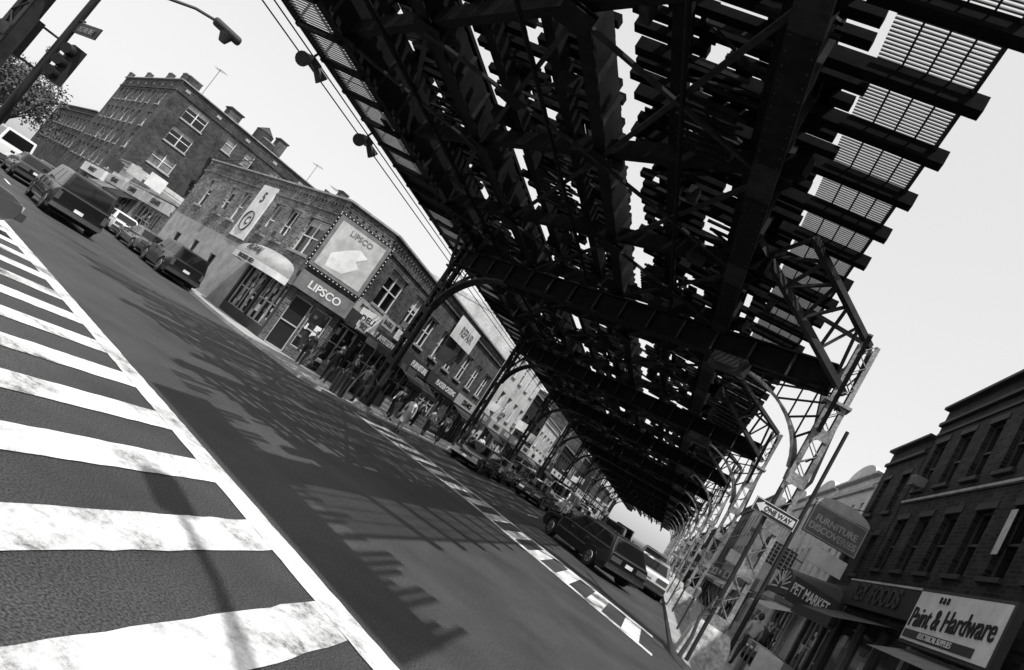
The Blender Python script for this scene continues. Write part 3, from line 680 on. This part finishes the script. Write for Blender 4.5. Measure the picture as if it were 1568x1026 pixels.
# ------------------------------------------------------------------ vehicles
def car(name,loc,hd,kind='sedan',paint='carblk'):
    b=B()
    L,W,H,belt={'sedan':(4.8,1.8,1.42,.92),'wagon':(4.9,1.82,1.48,.94),'suv':(4.6,1.85,1.72,1.08),'van':(5.2,1.95,2.05,1.15),'suburban':(5.4,2.0,1.85,1.15)}[kind]
    h2=L/2; r=.33 if kind in('sedan','wagon') else .38
    xf=h2-.9; xr=-h2+1.0; zb=.24
    hood={'sedan':.86,'wagon':.88,'suv':1.04,'van':1.1,'suburban':1.1}[kind]
    def arch(xc,n=8):
        R_=r+.07; out=[]
        a0=math.asin((zb-r)/R_)
        for i in range(n+1):
            t=a0+(math.pi-2*a0)*i/n; out.append((xc+R_*math.cos(t),r+R_*math.sin(t)))
        return out
    prof=[(h2-.08,zb+.08)]+[(h2-.2,zb)]+arch(xf)+arch(xr)+[(-h2+.2,zb),(-h2+.05,zb+.1),(-h2,.5)]
    if kind=='sedan': prof+=[(-h2+.02,.86),(-h2+.15,.93),(-h2+1.0,.96)]
    else: prof+=[(-h2+.02,belt-.06),(-h2+.08,belt)]
    prof+=[(h2-1.55,belt),(h2-1.3,hood+.03),(h2-.35,hood-.08),(h2-.06,hood-.17),(h2,.52)]
    def wy(z): 
        if z<.45: return W/2-.06*(.45-z)/.25
        return W/2-.05*max(0,(z-.6))/.5
    n=len(prof)
    bm=bmesh.new(); Lf=[bm.verts.new((x,wy(z)*(1-.06*max(0,abs(x)-h2+.7)/.7),z)) for x,z in prof]; Rt=[bm.verts.new((x,-wy(z)*(1-.06*max(0,abs(x)-h2+.7)/.7),z)) for x,z in prof]
    bm.faces.new(Lf); bm.faces.new(Rt[::-1])
    for i in range(n): bm.faces.new((Lf[(i+1)%n],Lf[i],Rt[i],Rt[(i+1)%n]))
    bmesh.ops.triangulate(bm,faces=[f for f in bm.faces if len(f.verts)>4]); bmesh.ops.recalc_face_normals(bm,faces=bm.faces)
    b.add('body',paint,[v.co for v in bm.verts],[[v.index for v in f.verts] for f in (bm.verts.index_update() or bm.faces)])
    bm.free()
    wsb=h2-1.45; wst=wsb-(.75 if kind in('sedan','wagon') else .6)
    if kind=='van': wsb=h2-.75; wst=wsb-.75
    rb,rt={'sedan':(-h2+.95,-h2+1.65),'wagon':(-h2+.1,-h2+.5),'suv':(-h2+.08,-h2+.3),'van':(-h2+.08,-h2+.18),'suburban':(-h2+.08,-h2+.3)}[kind]
    yb=W/2-.08; yt=W/2-(.26 if kind in('sedan','wagon') else .18)
    zB=belt-.02; zT=H
    c=[(wsb,yb,zB),(wst,yt,zT-.03),(rt,yt,zT-.04),(rb,yb,zB),(wsb,-yb,zB),(wst,-yt,zT-.03),(rt,-yt,zT-.04),(rb,-yb,zB),((wst+rt)/2,yt-.02,zT),((wst+rt)/2,-yt+.02,zT)]
    b.add('cabin',paint,c,[(0,1,8,2,3),(7,6,9,5,4),(0,4,5,1),(1,5,9,8),(8,9,6,2),(2,6,7,3),(0,3,7,4)])
    c=[Vector(v) for v in c]
    def glass(p00,p10,p11,p01,u0,u1,v0,v1,nn,o=.008):
        f=lambda u,v:(p00.lerp(p10,u)).lerp(p01.lerp(p11,u),v)+nn*o
        b.add('windows','glass',[f(u0,v0),f(u1,v0),f(u1,v1),f(u0,v1)],[(0,1,2,3)])
    for sgn,(i0,i1,i2,i3) in((1,(3,0,1,2)),(-1,(7,4,5,6))):
        nn=Vector((0,sgn,.25)).normalized()
        cuts=[(.07,.34),(.37,.62),(.65,.9)] if kind!='sedan' else [(.16,.5),(.53,.9)]
        for u0,u1 in cuts: glass(c[i0],c[i1],c[i2],c[i3],u0,u1,.14,.86,nn)
    nn=(c[1]-c[0]).cross(c[4]-c[0]).normalized(); nn=nn if nn.x>0 else -nn; glass(c[0],c[4],c[5],c[1],.06,.94,.1,.92,nn)
    nn=(c[2]-c[3]).cross(c[7]-c[3]).normalized(); nn=nn if nn.x<0 else -nn; glass(c[3],c[7],c[6],c[2],.08,.92,.12,.88,nn)
    for x in(xf,xr):
        for s_ in(-1,1):
            y0=s_*(W/2-.24);y1=s_*(W/2-.02)
            b.cyl('tyres','tyre',(x,y0,r),(x,y1,r),r,r,22); b.cyl('rims','chrome',(x,y1,r),(x,y1+s_*.008,r),r*.62,r*.55,16); b.cyl('rims','dark',(x,y1+s_*.008,r),(x,y1+s_*.014,r),r*.2,r*.18,10)
            for k in range(5):
                t=k*2*math.pi/5; b.box('rims','dark',(x+r*.4*math.cos(t),y1+s_*.01,r+r*.4*math.sin(t)),(.07,.008,.07))
    b.bb('underbody','black',-h2+.3,h2-.3,-W/2+.25,W/2-.25,.2,.6)
    bm_='chrome' if kind in('suburban','wagon') else 'dark'
    b.bb('bumpers',bm_,h2-.05,h2+.1,-W/2+.06,W/2-.06,.38,.54); b.bb('bumpers',bm_,-h2-.1,-h2+.05,-W/2+.06,W/2-.06,.38,.54)
    zl=hood-.27
    for s_ in(-1,1):
        b.bb('headlamps','lens',h2-.06,h2+.025,s_*(W/2-.5),s_*(W/2-.14),zl-.08,zl+.07)
        if kind in('suv','van','suburban'): b.bb('tail_lamps','lampred',-h2-.03,-h2+.05,s_*(W/2-.22),s_*(W/2-.08),.68,1.0)
        else: b.bb('tail_lamps','lampred',-h2-.02,-h2+.05,s_*(W/2-.55),s_*(W/2-.1),.66,.82)
        b.bb('mirrors',paint,wsb-.35,wsb-.22,s_*(W/2-.02),s_*(W/2+.16),belt+.02,belt+.14)
        for xd in((.15,-1.0) if kind!='van' else (.9,)):
            b.bb('door_handles','chrome',xd,xd+.16,s_*(wy(.8)-.005),s_*(wy(.8)+.03),.8,.83)
        b.bb('side_trim','chrome' if kind=='wagon' else 'dark',-h2+1.45,h2-1.4,s_*(W/2-.02),s_*(W/2+.012),.55,.58)
        b.beam('window_trim','chrome',c[3 if s_>0 else 7]+Vector((.1,s_*.012,.03)),c[0 if s_>0 else 4]+Vector((-.1,s_*.012,.03)),.012,.02)
        for xd in(.42,-.75,1.25): b.bb('door_seams','black',xd-.006,xd+.006,s_*(wy(.8)-.02),s_*(wy(.8)+.006),.5,belt-.06)
    b.bb('grille','black',h2-.05,h2+.02,-W/2+.52,W/2-.52,zl-.09,zl+.08)
    for k in range(6): b.bb('grille_bars','chrome',h2+.02,h2+.03,-W/2+.56+k*(W-1.12)/5-.01,-W/2+.56+k*(W-1.12)/5+.01,zl-.09,zl+.08)
    zp=.72 if kind in('sedan','wagon','suv') else .62
    b.bb('licence_plate','white',-h2-.03,-h2-.015,-.16,.16,zp-.05,zp+.07); b.bb('licence_plate','white',h2+.1,h2+.11,-.16,.16,.42,.52)
    b.finish(name,bevel={'body':.05,'cabin':.04},loc=(loc[0],loc[1],.011 if len(loc)<3 else loc[2]),rz=R(hd))
car('parked_car',(-2.0,26.05),129.7,'wagon','carblk')
car('parked_car',(.25,32.3),91,'sedan','carwht')
car('parked_car',(.2,38),90,'sedan','carblk'); car('parked_car',(.2,43.6),90,'suv','cargry'); car('parked_car',(.2,49),90,'sedan','carblk')
car('parked_car',(-10.6,37.6),-90,'wagon','carblk'); car('parked_car',(-10.6,43.3),-90,'sedan','cargry'); car('parked_car',(-10.6,49),-90,'suv','carblk')
car('parked_car',(-10.6,54.7),-90,'sedan','carwht'); car('parked_car',(-10.6,60.5),-90,'sedan','carsil')
car('moving_car',(-7.8,44),-92,'sedan','carblk'); car('moving_van',(-8.0,54),-90,'van','carwht'); car('moving_car',(-7.7,63),-90,'sedan','cargry'); car('moving_car',(-7.7,72),-90,'sedan','carsil')
car('moving_car',(-3.0,42),90,'sedan','carblk'); car('moving_car',(-3.2,52),90,'suburban','carblk'); car('moving_van',(-3,64),90,'van','carblk')
for i in range(14): car('parked_car',(-10.6,66.5+i*5.9),-90,rr.choice(['sedan','suv','sedan','van']),rr.choice(['carblk','cargry','carsil','carwht']))
for i in range(12): car('parked_car',(.2,55+i*5.9),90,rr.choice(['sedan','suv','sedan','wagon']),rr.choice(['carblk','cargry','carsil','carwht']))
car('moving_suv',(-25.6,20.4),152,'suburban','carblk')
car('parked_suv',(-26.4,27.5),152,'suv','carblk')
car('parked_car',(-31.6,30.3),152,'sedan','cargry'); car('parked_car',(-37.2,33.3),152,'sedan','carwht'); car('parked_car',(-42.6,36.2),152,'sedan','carblk'); car('parked_car',(-48,39),152,'suv','carsil'); car('parked_car',(-54,42),152,'sedan','carblk')
car('moving_van',(-43.5,29.4),152,'van','carwht'); car('moving_car',(-35.5,25.6),152,'sedan','carblk'); car('moving_car',(-43,33.2),-28,'sedan','carblk'); car('moving_car',(-50,37),-28,'sedan','cargry'); car('moving_car',(-58,36.5),152,'sedan','carblk')
car('moving_car',(-31.5,19.8),152,'sedan','carblk'); car('moving_car',(-38.5,23.4),152,'sedan','cargry')
car('waiting_car',(-14.1,7.5),84,'sedan','cargry')
# ------------------------------------------------------------------ people
def person(name,loc,hd,top='black',legs='black',stride=.25,h=1.7,skirt=False,bag=False,arm=.3,shortsleeve=False):
    s=h/1.75
    V=[];E=[];Rr=[];lab=[]
    def v(x,y,z,r): V.append((x*s,y*s,z*s)); Rr.append(r*s); return len(V)-1
    def ch(prev,pts,l):
        for (x,y,z,r) in pts:
            i=v(x,y,z,r); E.append((prev,i)); lab.append(l); prev=i
        return prev
    root=v(0,0,.98,.15)
    chest=ch(root,[(0,0,1.12,.135),(.01,0,1.28,.155),(.01,0,1.40,.14)],top)
    ch(chest,[(.01,0,1.48,.06),(.02,0,1.56,.055)],'skin')
    for sg in(1,-1):
        f=stride*sg
        ch(root,[(0,.09*sg,.93,.105),(f*.45+.03,.1*sg,.52,.07),(f*.85-.03,.1*sg,.13,.045)],legs)
        k=len(V)-1; ch(k,[(f*.9-.02,.1*sg,.055,.045),(f*.9+.14,.11*sg,.04,.035)],'black')
        sh=ch(chest,[(.01,.17*sg,1.40,.065)],top)
        el=ch(sh,[(-f*arm-.01,.23*sg,1.14,.048)],top)
        wr=ch(el,[(-f*arm*1.5+.1,.24*sg,.90,.03)],'skin' if shortsleeve else top)
        pm=ch(wr,[(-f*arm*1.5+.12,.24*sg,.84,.03)],'skin')
        px,py,pz=[c_/s for c_ in V[pm]]
        for q,(ox,ln) in enumerate(((-.028,.075),(-.01,.088),(.01,.084),(.028,.068))):
            ch(pm,[(px+ox,py,pz-.035,.010),(px+ox+.01,py-.006*sg,pz-.035-ln*.55,.008),(px+ox+.02,py-.02*sg,pz-.035-ln,.007)],'skin')
        ch(wr,[(px+.035,py-.02*sg,pz+.01,.011),(px+.055,py-.025*sg,pz-.03,.009)],'skin')
    me=bpy.data.meshes.new('sk'); me.from_pydata(V,E,[]); ob=bpy.data.objects.new('sk',me); bpy.context.scene.collection.objects.link(ob)
    ob.modifiers.new('s','SKIN')
    for i,r_ in enumerate(Rr): me.skin_vertices[0].data[i].radius=(r_,r_)
    me.skin_vertices[0].data[0].use_root=True
    sb=ob.modifiers.new('d','SUBSURF'); sb.levels=1; sb.render_levels=1
    bpy.context.view_layer.update()
    m2=bpy.data.meshes.new_from_object(ob.evaluated_get(bpy.context.evaluated_depsgraph_get()))
    vs=[q.co.copy() for q in m2.vertices]; b=B()
    segs=[(Vector(V[a]),Vector(V[c]),l) for (a,c),l in zip(E,lab)]
    groups={}
    for p in m2.polygons:
        c=p.center; best=1e9;bl='skin'
        for a,d,l in segs:
            ab=d-a;t=max(0,min(1,(c-a).dot(ab)/max(ab.length_squared,1e-9)));dd=(a+ab*t-c).length
            if dd<best:best=dd;bl=l
        groups.setdefault(bl,[]).append(tuple(p.vertices))
    for l,fs in groups.items():
        used=sorted(set(i for f in fs for i in f));mp={o:n for n,o in enumerate(used)}
        b.add('body_'+l,l,[vs[i] for i in used],[tuple(mp[i] for i in f) for f in fs])
    bpy.data.objects.remove(ob)
    hc=Vector((.035,0,1.645))*s
    def ell(part,m,c,rx,ry,rz,cond=lambda p:True):
        bm=bmesh.new(); bmesh.ops.create_uvsphere(bm,u_segments=16,v_segments=12,radius=1)
        for q in bm.verts:
            x,y,z=q.co
            jaw=1-.25*max(0,-z)
            q.co=(x*rx*jaw,y*ry*jaw,z*rz)
        bm.verts.index_update()
        fs=[[q.index for q in f.verts] for f in bm.faces if cond(f.calc_center_median())]
        b.add(part,m,[Vector(q.co)+c for q in bm.verts],fs); bm.free()
    ell('head','skin',hc,.095*s,.078*s,.118*s)
    ell('hair','hair',hc+Vector((-.012,0,.012))*s,.1*s,.087*s,.122*s,cond=lambda p:p.z>.045*s or p.x<-.015*s)
    b.cyl('nose','skin',hc+Vector((.085,0,.005))*s,hc+Vector((.112,0,-.02))*s,.008*s,.014*s,8)
    for sg in(1,-1):
        b.cyl('ears','skin',hc+Vector((0,.07*sg,0))*s,hc+Vector((-.005,.09*sg,.005))*s,.025*s,.022*s,8)
        b.cyl('eyes','black',hc+Vector((.08,.03*sg,.012))*s,hc+Vector((.09,.03*sg,.012))*s,.01*s,.01*s,8)
    b.bb('mouth','dark',hc.x+.082*s,hc.x+.09*s,-.025*s,.025*s,hc.z-.055*s,hc.z-.047*s)
    if skirt:
        n=18;pr=[(1.06,.15),(.95,.19),(.75,.23),(.5,.27)];VV=[];FF=[]
        for z,r_ in pr:
            for i in range(n):
                t=2*math.pi*i/n; rr2=r_*(1+.05*math.sin(5*t)); VV.append((rr2*math.cos(t)*s,rr2*.85*math.sin(t)*s,z*s))
        for j in range(3):
            for i in range(n): a=j*n+i;c=j*n+(i+1)%n;FF.append((a,c,c+n,a+n))
        b.add('skirt',legs,VV,FF)
    if bag: b.bb('bag','mid',-.02*s,.3*s,-.36*s,-.26*s,.5*s,.8*s); b.beam('bag_strap','dark',Vector((.14,-.31,.8))*s,Vector((.1,-.25,.92))*s,.02,.02)
    return b.finish(name,smooth=set(k[0] for k in b.p),loc=(loc[0],loc[1],loc[2] if len(loc)>2 else .13),rz=R(hd))
person('pedestrian',(-14.3,25.0),-60,'black','black',.3); person('pedestrian',(-13.6,25.3),-70,'black','dark',.2,1.62,skirt=True)
person('pedestrian',(-13.0,26.4),100,'dark','black',.3,1.75); person('pedestrian',(-12.8,25.2),-90,'mid','dark',.25,1.7,bag=True)
person('pedestrian',(-11.2,27.0,.011),-75,'white','light',.3,1.68,skirt=True,bag=True,shortsleeve=True)
for (x,y,hd,t_,l_) in((-12.6,29,80,'black','mid'),(-13.4,30.5,-90,'white','dark'),(-14.2,32,90,'black','black'),(-13.0,34.5,90,'light','dark'),(-14.5,36.2,-90,'mid','black'),(-13.4,38.2,-90,'light','black'),(-14.6,41,90,'black','dark'),(-13.0,43,90,'dark','dark'),(-13.6,47,-90,'white','mid'),(-15.2,28.3,200,'mid','black'),(-16.2,25.8,-60,'dark','black')):
    person('pedestrian',(x,y),hd,t_,l_,random.uniform(.15,.32),random.uniform(1.6,1.82),bag=random.random()<.4)
person('pedestrian',(3.4,22),95,'light','dark',.3,shortsleeve=True); person('pedestrian',(4.2,25),-85,'dark','black',.3)
person('pedestrian',(3.2,31),-85,'white','mid',.3); person('pedestrian',(4.0,36),-85,'black','mid',.3)
# ------------------------------------------------------------------ street furniture
K=1.236
def S(x,y,z): return Vector((x*K,y*K,1.7+(z-1.7)*K))
b=B(); q=S(-14,9,0); X,Y=q.x,q.y
b.cyl('pole','black',(X,Y,.13),(X,Y,7.2),.11,.08,14); b.cyl('base','black',(X,Y,.12),(X,Y,.8),.22,.16,14)
pts=[S(-14,9,5.1),S(-13.98,9.5,5.5),S(-13.85,10.0,5.85),S(-13.6,10.4,6.08),S(-13.3,10.75,6.17)]
for a,c in zip(pts[:-1],pts[1:]): b.cyl('arm','black',a,c,.04,.04,8)
b.beam('lamp_head','dark',S(-13.35,10.7,6.16),S(-12.9,11.2,6.12),.38,.2); b.cyl('lamp_glass','dark',S(-13.1,10.97,6.09),S(-13.1,10.97,5.88),.21,.1,14)
b.finish('shadow_post',bevel={'lamp_head':.08})
b=B()
for i,(dx,dy) in enumerate(((.5,.1),(-.3,-.5))):
    cx,cy=X+dx,Y+dy
    b.box('signal_housing','black',(cx,cy,3.75),(.36,.3,1.0),R(-25)); 
    for j in range(3):
        z=4.07-j*.32; b.cyl('signal_lens','dark',(cx+.07,cy-.15,z),(cx+.09,cy-.19,z),.12,.12,14); b.cyl('signal_visor','black',(cx+.08,cy-.17,z),(cx+.17,cy-.38,z-.02),.14,.13,14)
    b.beam('bracket','black',(X,Y,4.2),(cx,cy,4.2),.05,.05); b.beam('bracket','black',(X,Y,3.3),(cx,cy,3.3),.05,.05)
b.finish('traffic_signal')
b=B(); b.beam('blade','black',S(-13.95,9,4.1),S(-12.95,8.75,4.1),.03,.3); b.text('letters','mid','OCEAN AVE',S(-13.45,8.85,4.08),Vector((.96,-.28,0)),UP,.2,.005,maxw=.9); b.beam('bracket','black',S(-14,9,4.25),S(-13.7,8.92,4.25),.04,.04)
b.finish('street_name_sign')
# lamp-shaped post added out of view at near right to shadow the crossing
b=B(); b.cyl('pole','dark',(2.6,-.6,.13),(2.6,-.6,8.2),.11,.08,12)
pts=[Vector((2.6,-.6,8.1)),Vector((1.9,.0,8.7)),Vector((1.1,.55,8.95)),Vector((.3,1.0,9.0))]
for a,c in zip(pts[:-1],pts[1:]): b.cyl('arm','dark',a,c,.06,.05,10)
b.cyl('brace','dark',(2.6,-.6,7.2),pts[2],.035,.035,8)
b.beam('lamp_head','dark',(.35,.97,8.98),(-.35,1.4,8.96),.36,.16)
b.finish('shadow_post',bevel={'lamp_head':.06})
b=B(); b.cyl('pole','steelG',(1.62,16.1,.13),(1.62,16.1,4.3),.045,.045,10)
c=Vector((1.75,16.0,3.72)); b.box('panel','black',c,(.95,.02,.32)); b.box('panel_border','white',c+Vector((0,-.014,0)),(.93,.006,.3)); b.box('panel_face','black',c+Vector((0,-.02,0)),(.9,.006,.27))
yv=c.y-.027
b.add('arrow','white',[(c.x-.43,yv,c.z),(c.x-.28,yv,c.z-.12),(c.x-.28,yv,c.z-.075),(c.x+.42,yv,c.z-.075),(c.x+.42,yv,c.z+.075),(c.x-.28,yv,c.z+.075),(c.x-.28,yv,c.z+.12)],[tuple(range(7))])
b.text('letters','black','ONE WAY',Vector((c.x+.06,yv-.008,c.z)),Vector((1,0,0)),UP,.15,.004,maxw=.6)
b.finish('one_way_sign')
b=B(); b.cyl('pole','steelG',(2.4,17.2,.13),(2.4,17.2,6.4),.055,.045,10); b.finish('utility_pole')
b=B()
pt=[Vector((1.45,15.9,.13)),Vector((1.48,15.9,.6)),Vector((1.43,15.92,1.05)),Vector((1.53,15.9,1.55))]
for i in range(3): b.cyl('trunk','bark',pt[i],pt[i+1],.05-.01*i,.04-.01*i,8)
for i in range(7):
    a=pt[2].lerp(pt[3],i/7); t=i*2.1; b.cyl('branches','bark',a,a+Vector((.3*math.cos(t),.3*math.sin(t),.28)),.014,.005,6)
b.finish('sapling_tree')
b=B(); x,y=-12.6,23.4
b.cyl('drum','dark',(x,y,.13),(x,y,.95),.27,.32,16)
for k in range(12):
    t=k*math.pi/6; b.beam('slats','mid',(x+.29*math.cos(t),y+.29*math.sin(t),.15),(x+.34*math.cos(t),y+.34*math.sin(t),.98),.04,.02)
b.finish('litter_bin')
b=B()
for k in range(3):
    b.bb('box','mid' if k%2 else 'light',2.7,3.2,15.9+k*.6,16.4+k*.6,.35,1.2); b.bb('window','glass',2.69,2.699,15.97+k*.6,16.33+k*.6,.75,1.1); b.bb('stand','dark',2.9,3.0,16.1+k*.6,16.2+k*.6,.13,.35)
b.finish('newspaper_boxes')
for (x,y) in [(-11.95,34+i*6) for i in range(6)]+[(1.6,22+i*6) for i in range(5)]:
    b=B(); b.cyl('post','dark',(x,y,.13),(x,y,1.15),.03,.03,8); b.cyl('head','mid',(x,y,1.15),(x,y,1.42),.07,.09,10); b.cyl('dome','mid',(x,y,1.42),(x,y,1.5),.09,.04,10); b.finish('parking_meter')
def tree(loc,h,r,seed):
    g=random.Random(seed); b=B(); x,y=loc
    b.cyl('trunk','bark',(x,y,0),(x+.2,y,h*.45),.28,.18,10)
    tips=[]
    for i in range(9):
        t=i*2.4; p=Vector((x+.2,y,h*g.uniform(.3,.45))); q=Vector((x+math.cos(t)*r*g.uniform(.4,.8),y+math.sin(t)*r*g.uniform(.4,.8),h*g.uniform(.55,.9)))
        b.cyl('limbs','bark',p,q,.12,.04,7); tips.append(q)
    for i in range(26): tips.append(Vector((x+g.gauss(0,r*.5),y+g.gauss(0,r*.5),h*.68+g.gauss(0,h*.16))))
    V=[];F=[]
    for q in tips:
        rad=g.uniform(.5,1.1)*r*.33
        for k in range(90):
            d=Vector((g.gauss(0,1),g.gauss(0,1),g.gauss(0,.8))); d=d.normalized()*rad*g.uniform(.5,1.1); c=q+d
            a=Vector((g.gauss(0,1),g.gauss(0,1),g.gauss(0,1))).normalized(); e_=a.orthogonal().normalized(); s_=g.uniform(.1,.22); o=len(V)
            V+=[c-a*s_,c-e_*s_*.6,c+a*s_,c+e_*s_*.6]; F.append((o,o+1,o+2,o+3))
    b.add('foliage','leaf',V,F); b.finish('tree')
tree((-80,52),9,4,1); tree((-88,54),10,4.5,2); tree((-75,46),7.5,3.2,3); tree((-97,62),11,5,4); tree((-84,48),9,4,5)
# ------------------------------------------------------------------ sky, sun
w=bpy.data.worlds.new('World'); bpy.context.scene.world=w; w.use_nodes=True
N=w.node_tree.nodes; Lk=w.node_tree.links; bg=N['Background']
sky=N.new('ShaderNodeTexSky'); sky.sky_type='NISHITA'; sky.sun_disc=False
sv=Vector((.38,-.42,1)).normalized()
sky.sun_elevation=math.asin(sv.z); sky.sun_rotation=math.atan2(sv.x,sv.y)
sky.air_density=1.0; sky.dust_density=4.0; sky.ozone_density=1.0
bw=N.new('ShaderNodeRGBToBW'); Lk.new(sky.outputs[0],bw.inputs[0])
pw=N.new('ShaderNodeMath'); pw.operation='POWER'; pw.inputs[1].default_value=.25; Lk.new(bw.outputs[0],pw.inputs[0])
ml=N.new('ShaderNodeMath'); ml.operation='MULTIPLY'; ml.inputs[1].default_value=5.0; Lk.new(pw.outputs[0],ml.inputs[0])
Lk.new(ml.outputs[0],bg.inputs[0]); bg.inputs[1].default_value=0.14
sl_=bpy.data.lights.new('sun','SUN'); sl_.energy=5.0; sl_.angle=R(.5); sl_.color=(1,.99,.98)
so=bpy.data.objects.new('sun',sl_); bpy.context.scene.collection.objects.link(so); so.rotation_euler=sv.to_track_quat('Z','Y').to_euler(); so.location=(20,-20,40)
# ------------------------------------------------------------------ camera
cx=Vector((.8215,.4723,-.3193)); cy=Vector((.1952,.2932,.9359)); cn=Vector((.5357,-.8312,.1487))
right=Vector((cx[0],cy[0],cn[0])); down=Vector((cx[1],cy[1],cn[1])); fwd=Vector((cx[2],cy[2],cn[2]))
fwd.normalize(); right=(right-fwd*right.dot(fwd)).normalized(); upv=right.cross(fwd)
mt=Matrix((( right.x,upv.x,-fwd.x,0),(right.y,upv.y,-fwd.y,0),(right.z,upv.z,-fwd.z,1.7),(0,0,0,1)))
cam=bpy.data.cameras.new('camera'); cam.sensor_width=36; cam.lens=36*1050/1568; cam.clip_end=3000; cam.clip_start=.05
co=bpy.data.objects.new('camera',cam); bpy.context.scene.collection.objects.link(co); co.matrix_world=mt
bpy.context.scene.camera=co
sc=bpy.context.scene; sc.view_settings.view_transform='Standard'; sc.view_settings.look='None'; sc.view_settings.exposure=0
